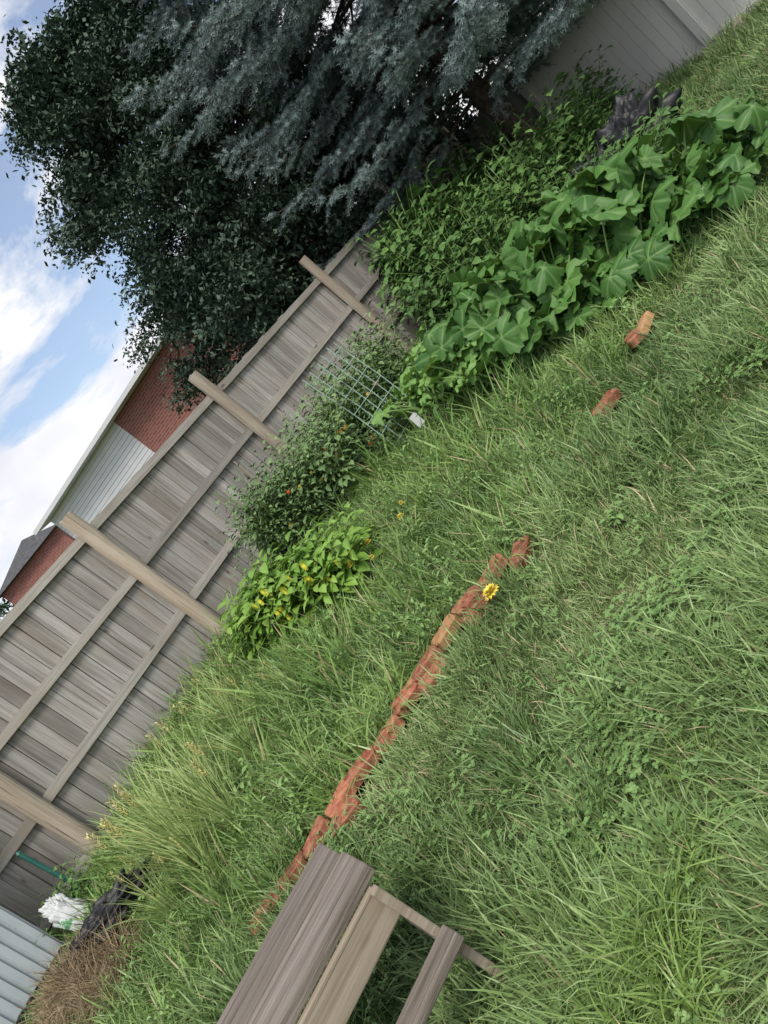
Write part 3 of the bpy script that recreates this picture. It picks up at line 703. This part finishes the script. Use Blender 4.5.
# ------------------------------------------------------------ houses
hs=empty('brick_and_siding_house'); HD=Vector((.874,-.486,0)); HN=Vector((-.486,-.874,0))
c0=Vector((-2.74,21.8,0))
def prism(g,a,b,depth,z0,z1,mi=0):
    mid=(a+b)/2-HN*depth/2; box(g,(mid.x,mid.y,(z0+z1)/2),(b-a).length/2,depth/2,(z1-z0)/2,HD,HN,mi=mi)
g=G(); prism(g,c0,c0+HD*7,7.5,-.1,4.88); obj('brick_wall',g.mesh('hbrick',M_brickwall),hs)
g=G(); a=c0-HD*4.5; prism(g,a-HN*.05,c0-HN*.05-HD*.005,7.4,-.1,4.86)
for i in range(36):
    zz=.1+.13*i; q=(a+c0)/2-HN*.04; box(g,(q.x,q.y,zz+.055),2.25,.012,.055,HD,(HN+Vector((0,0,.18))).normalized(),Vector((0,0,1)))
obj('siding_wall',g.mesh('hsiding',M_siding),hs)
g=G(); a=c0-HD*4.8;b=c0+HD*7.3; mid=(a+b)/2-HN*3.7; Lh=(b-a).length/2
ez=4.92
V=[]
for (u_,v_,z_) in [(-Lh,-4.2,ez),(Lh,-4.2,ez),(Lh,4.2,ez),(-Lh,4.2,ez),(-Lh+3.5,0,5.35),(Lh-3.5,0,5.35)]:
    q=mid+HD*u_+HN*v_; V.append((q.x,q.y,z_))
V2=[(v[0],v[1],v[2]-.12) for v in V[:4]]
g.add(V,[(0,1,5,4),(1,2,5),(2,3,4,5),(3,0,4)],0,0); g.add(V[:4]+V2,[(0,1,5,4),(1,2,6,5),(2,3,7,6),(3,0,4,7),(7,6,5,4)],0,1)
obj('roof',g.mesh('hroof',[M_roof,M_siding]),hs)
g=G(); q=c0+HD*5+HN*.02; box(g,(q.x,q.y,3.2),.5,.03,.6,HD,HN); obj('window',g.mesh('hwin',M_glass),hs)
h2=empty('brick_house'); g=G(); box(g,(-9.6,31,2.5),1.6,2.5,2.6); obj('walls',g.mesh('h2w',M_brickwall),h2)
g=G(); V=[(-11.4,28.2,5.1),(-7.8,28.2,5.1),(-7.8,33.8,5.1),(-11.4,33.8,5.1),(-9.4,29.5,5.9),(-9.4,32.5,5.9)]
g.add(V,[(0,1,4),(1,2,5,4),(2,3,5),(3,0,4,5),(3,2,1,0)]); obj('roof',g.mesh('h2r',M_roof),h2)
g=G(); box(g,(-9.6,28.48,3.6),.45,.03,.6); obj('window',g.mesh('h2win',M_glass),h2)
# ------------------------------------------------------------ world + sun
w=bpy.data.worlds.new('World'); scene.world=w; w.use_nodes=True; nt=w.node_tree; L=nt.links
bg=nt.nodes['Background']; sky=N(nt,'ShaderNodeTexSky'); sky.sky_type='NISHITA'; sky.sun_disc=False
sun_el=math.radians(56); sun_az=math.radians(172)
sky.sun_elevation=sun_el; sky.sun_rotation=sun_az; sky.air_density=1.0; sky.dust_density=2.0
tc=N(nt,'ShaderNodeTexCoord'); mp=N(nt,'ShaderNodeMapping'); mp.inputs['Scale'].default_value=(1.6,1.6,3.4); L.new(tc.outputs['Generated'],mp.inputs['Vector'])
nz=N(nt,'ShaderNodeTexNoise',Scale=2.4,Detail=8.0,Roughness=.6,Distortion=.3); L.new(mp.outputs[0],nz.inputs['Vector'])
f=ramp(nt,nz.outputs['Fac'],[(.44,.12),(.55,1.0)])
nz2=N(nt,'ShaderNodeTexNoise',Scale=3.2,Detail=6.0); L.new(mp.outputs[0],nz2.inputs['Vector'])
cc=ramp(nt,nz2.outputs['Fac'],[(.35,(.78,.80,.88)),(.60,(1.0,.99,1.0))])
sc_=mixc(nt,1.0,cc,(7.2,7.2,7.2),'MULTIPLY')
skyb=mixc(nt,1.0,sky.outputs[0],(1.25,1.25,1.25),'MULTIPLY')
L.new(mixc(nt,f,skyb,sc_),bg.inputs['Color']); bg.inputs['Strength'].default_value=.15
sl=bpy.data.lights.new('sun','SUN'); sl.energy=3.0; sl.angle=math.radians(18); sl.color=(1,.96,.88)
so=bpy.data.objects.new('sun',sl); COL.objects.link(so)
sdv=Vector((math.sin(sun_az)*math.cos(sun_el),math.cos(sun_az)*math.cos(sun_el),math.sin(sun_el)))
so.rotation_euler=sdv.to_track_quat('Z','Y').to_euler()
scene.view_settings.view_transform='Standard'; scene.view_settings.look='None'; scene.view_settings.exposure=0
